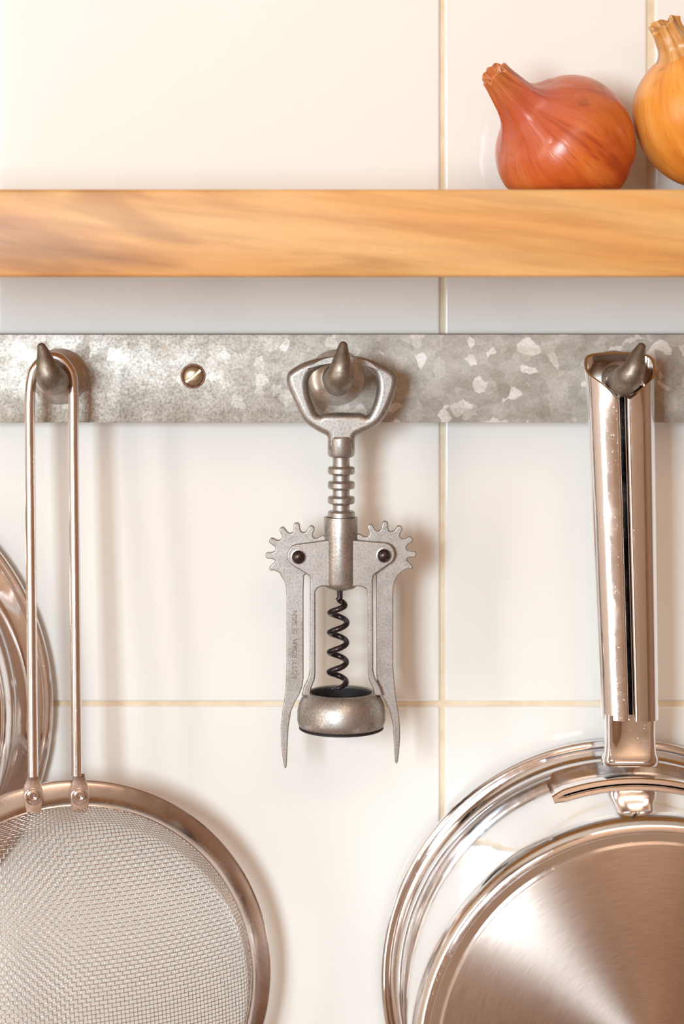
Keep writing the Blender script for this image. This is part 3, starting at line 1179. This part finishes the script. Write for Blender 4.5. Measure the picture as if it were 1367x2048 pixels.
# ------------------------------------------------------------------ onions
def onion(name, label, c, axis, prof_b, neck_pts, neck_r, mat_b, mat_n, lump, seed, tipflare):
    """Bulb revolved about its own leaning axis, with a dry twisted neck as its part."""
    rnd = random.Random(seed)
    ph = [rnd.uniform(0, 6.28) for _ in range(4)]

    zs = zt - c.z + 0.0003          # shelf top below the bulb centre

    def wob(t, h):
        return 1 + lump * (math.sin(2 * t + ph[0]) * 0.6 + math.sin(3 * t + ph[1] + h * 40) * 0.5 + math.sin(5 * t + ph[2]) * 0.22)

    root = thing(name, label, 'onion', c)
    a, u, v = basis(axis)
    rotm = Matrix((u, v, a)).transposed().to_4x4()
    pb = smooth_path(prof_b, 5)
    me = lathe('bulb', [(max(r, 0), h) for r, h in pb], (0, 0, 0), (0, 0, 1), 96, False, wob)
    # the bulb sits flat on the shelf
    for v__ in me.vertices:
        wz = (rotm @ v__.co)
        lim = zs + 0.003
        if wz.z < lim:
            wz.z = zs + 0.003 * math.exp((wz.z - lim) / 0.003)
            v__.co = rotm.inverted() @ wz
    o = bpy.data.objects.new('bulb', me)
    COL.objects.link(o)
    o.parent = root
    o.matrix_local = rotm
    me.materials.append(mat_b)
    finish(me, 80)
    # neck in bulb coordinates, wrinkled
    P = smooth_path([tuple(p) + (r,) for p, r in zip(neck_pts, neck_r)], 6)
    segs = 40
    vs, fs = [], []
    for i, q in enumerate(P):
        f = i / (len(P) - 1)
        t = Vector(P[min(i + 1, len(P) - 1)][:3]) - Vector(P[max(i - 1, 0)][:3])
        ta, tu, tv = basis(t, (0, 1, 0))
        for s in range(segs):
            an = 2 * math.pi * s / segs
            wr = 1 + (0.005 + 0.17 * f ** 0.8) * (math.sin(5 * an + ph[0] + 2.5 * f) * 0.6 + math.sin(8 * an + ph[1] - 2 * f) * 0.45 + 0.25 * math.sin(13 * an + ph[3]))
            rr = q[3] * wr
            end = tipflare * (0.6 * math.sin(2 * an + ph[2]) + 0.5 * math.sin(5 * an + ph[1]) + 0.3 * math.sin(9 * an)) * max(0, (f - 0.8) / 0.2)
            vs.append(Vector(q[:3]) + tu * rr * math.cos(an) + tv * rr * math.sin(an) + ta * end)
    nr = len(P)
    # hollow frayed mouth
    for depth_, sc_ in ((0.0004, 0.82), (-0.0022, 0.55), (-0.0030, 0.15)):
        q = P[-1]
        for s in range(segs):
            an = 2 * math.pi * s / segs
            rim_v = vs[(nr - 1) * segs + s]
            cc = Vector(q[:3])
            vs.append(cc + (rim_v - cc) * sc_ + ta * depth_ * (1 + 0.4 * math.sin(3 * an + ph[0])))
    for i in range(nr + 2):
        for s in range(segs):
            q2 = (s + 1) % segs
            fs.append((i * segs + s, i * segs + q2, (i + 1) * segs + q2, (i + 1) * segs + s))
    fs.append(tuple(range((nr + 2) * segs, (nr + 3) * segs)))
    nm = recalc(mesh('neck', vs, fs))
    no = bpy.data.objects.new('neck', nm)
    COL.objects.link(no)
    no.parent = root
    no.matrix_local = rotm
    nm.materials.append(mat_n)
    finish(nm, 60)
    return root


OD = 47.0
ko = KD(OD)
c1 = W(1126, 288, OD)
Rb1 = 0.0294
ax1 = Vector((-0.64, -0.44, 0.54))
prof1 = [(0, -0.0300), (0.004, -0.0300), (0.012, -0.0285), (0.0215, -0.0228), (0.0282, -0.0130), (0.0307, -0.002), (0.0294, 0.008), (0.0243, 0.0165), (0.0168, 0.0218), (0.0115, 0.0248), (0.0050, 0.0262)]
neck1 = [(0, 0, 0.0160), (0, 0, 0.0200), (0, 0, 0.0235), (0.0001, 0, 0.0275), (0.0004, 0, 0.0325), (0.0009, 0, 0.0385), (0.0013, 0, 0.0440), (0.0016, 0, 0.0485)]
onion('shallot', 'copper red shallot with long neck leaning left on the shelf', c1, ax1, prof1, neck1, [0.0240, 0.0199, 0.0155, 0.0114, 0.0089, 0.0074, 0.0063, 0.0058], M_shallot, M_shallot, 0.018, 4, 0.0012)
c2 = W(1410, 233, OD - 3)
ax2 = Vector((-0.42, -0.18, 0.90))
prof2 = [(0, -0.0300), (0.005, -0.0300), (0.013, -0.0280), (0.0225, -0.0215), (0.0285, -0.011), (0.0305, 0.001), (0.0288, 0.012), (0.0235, 0.0215), (0.0160, 0.0275), (0.0095, 0.0300), (0.0040, 0.0310)]
neck2 = [(0, 0, 0.0270), (0, 0, 0.0300), (0, 0, 0.0335), (-0.0002, 0, 0.0375), (-0.0006, 0, 0.0415), (-0.0010, 0, 0.0450)]
onion('onion', 'golden brown onion with dry papery neck cut off by the right edge', c2, ax2, prof2, neck2, [0.0150, 0.0100, 0.0075, 0.0068, 0.0062, 0.0066], M_onion, M_onionneck, 0.012, 9, 0.0016)
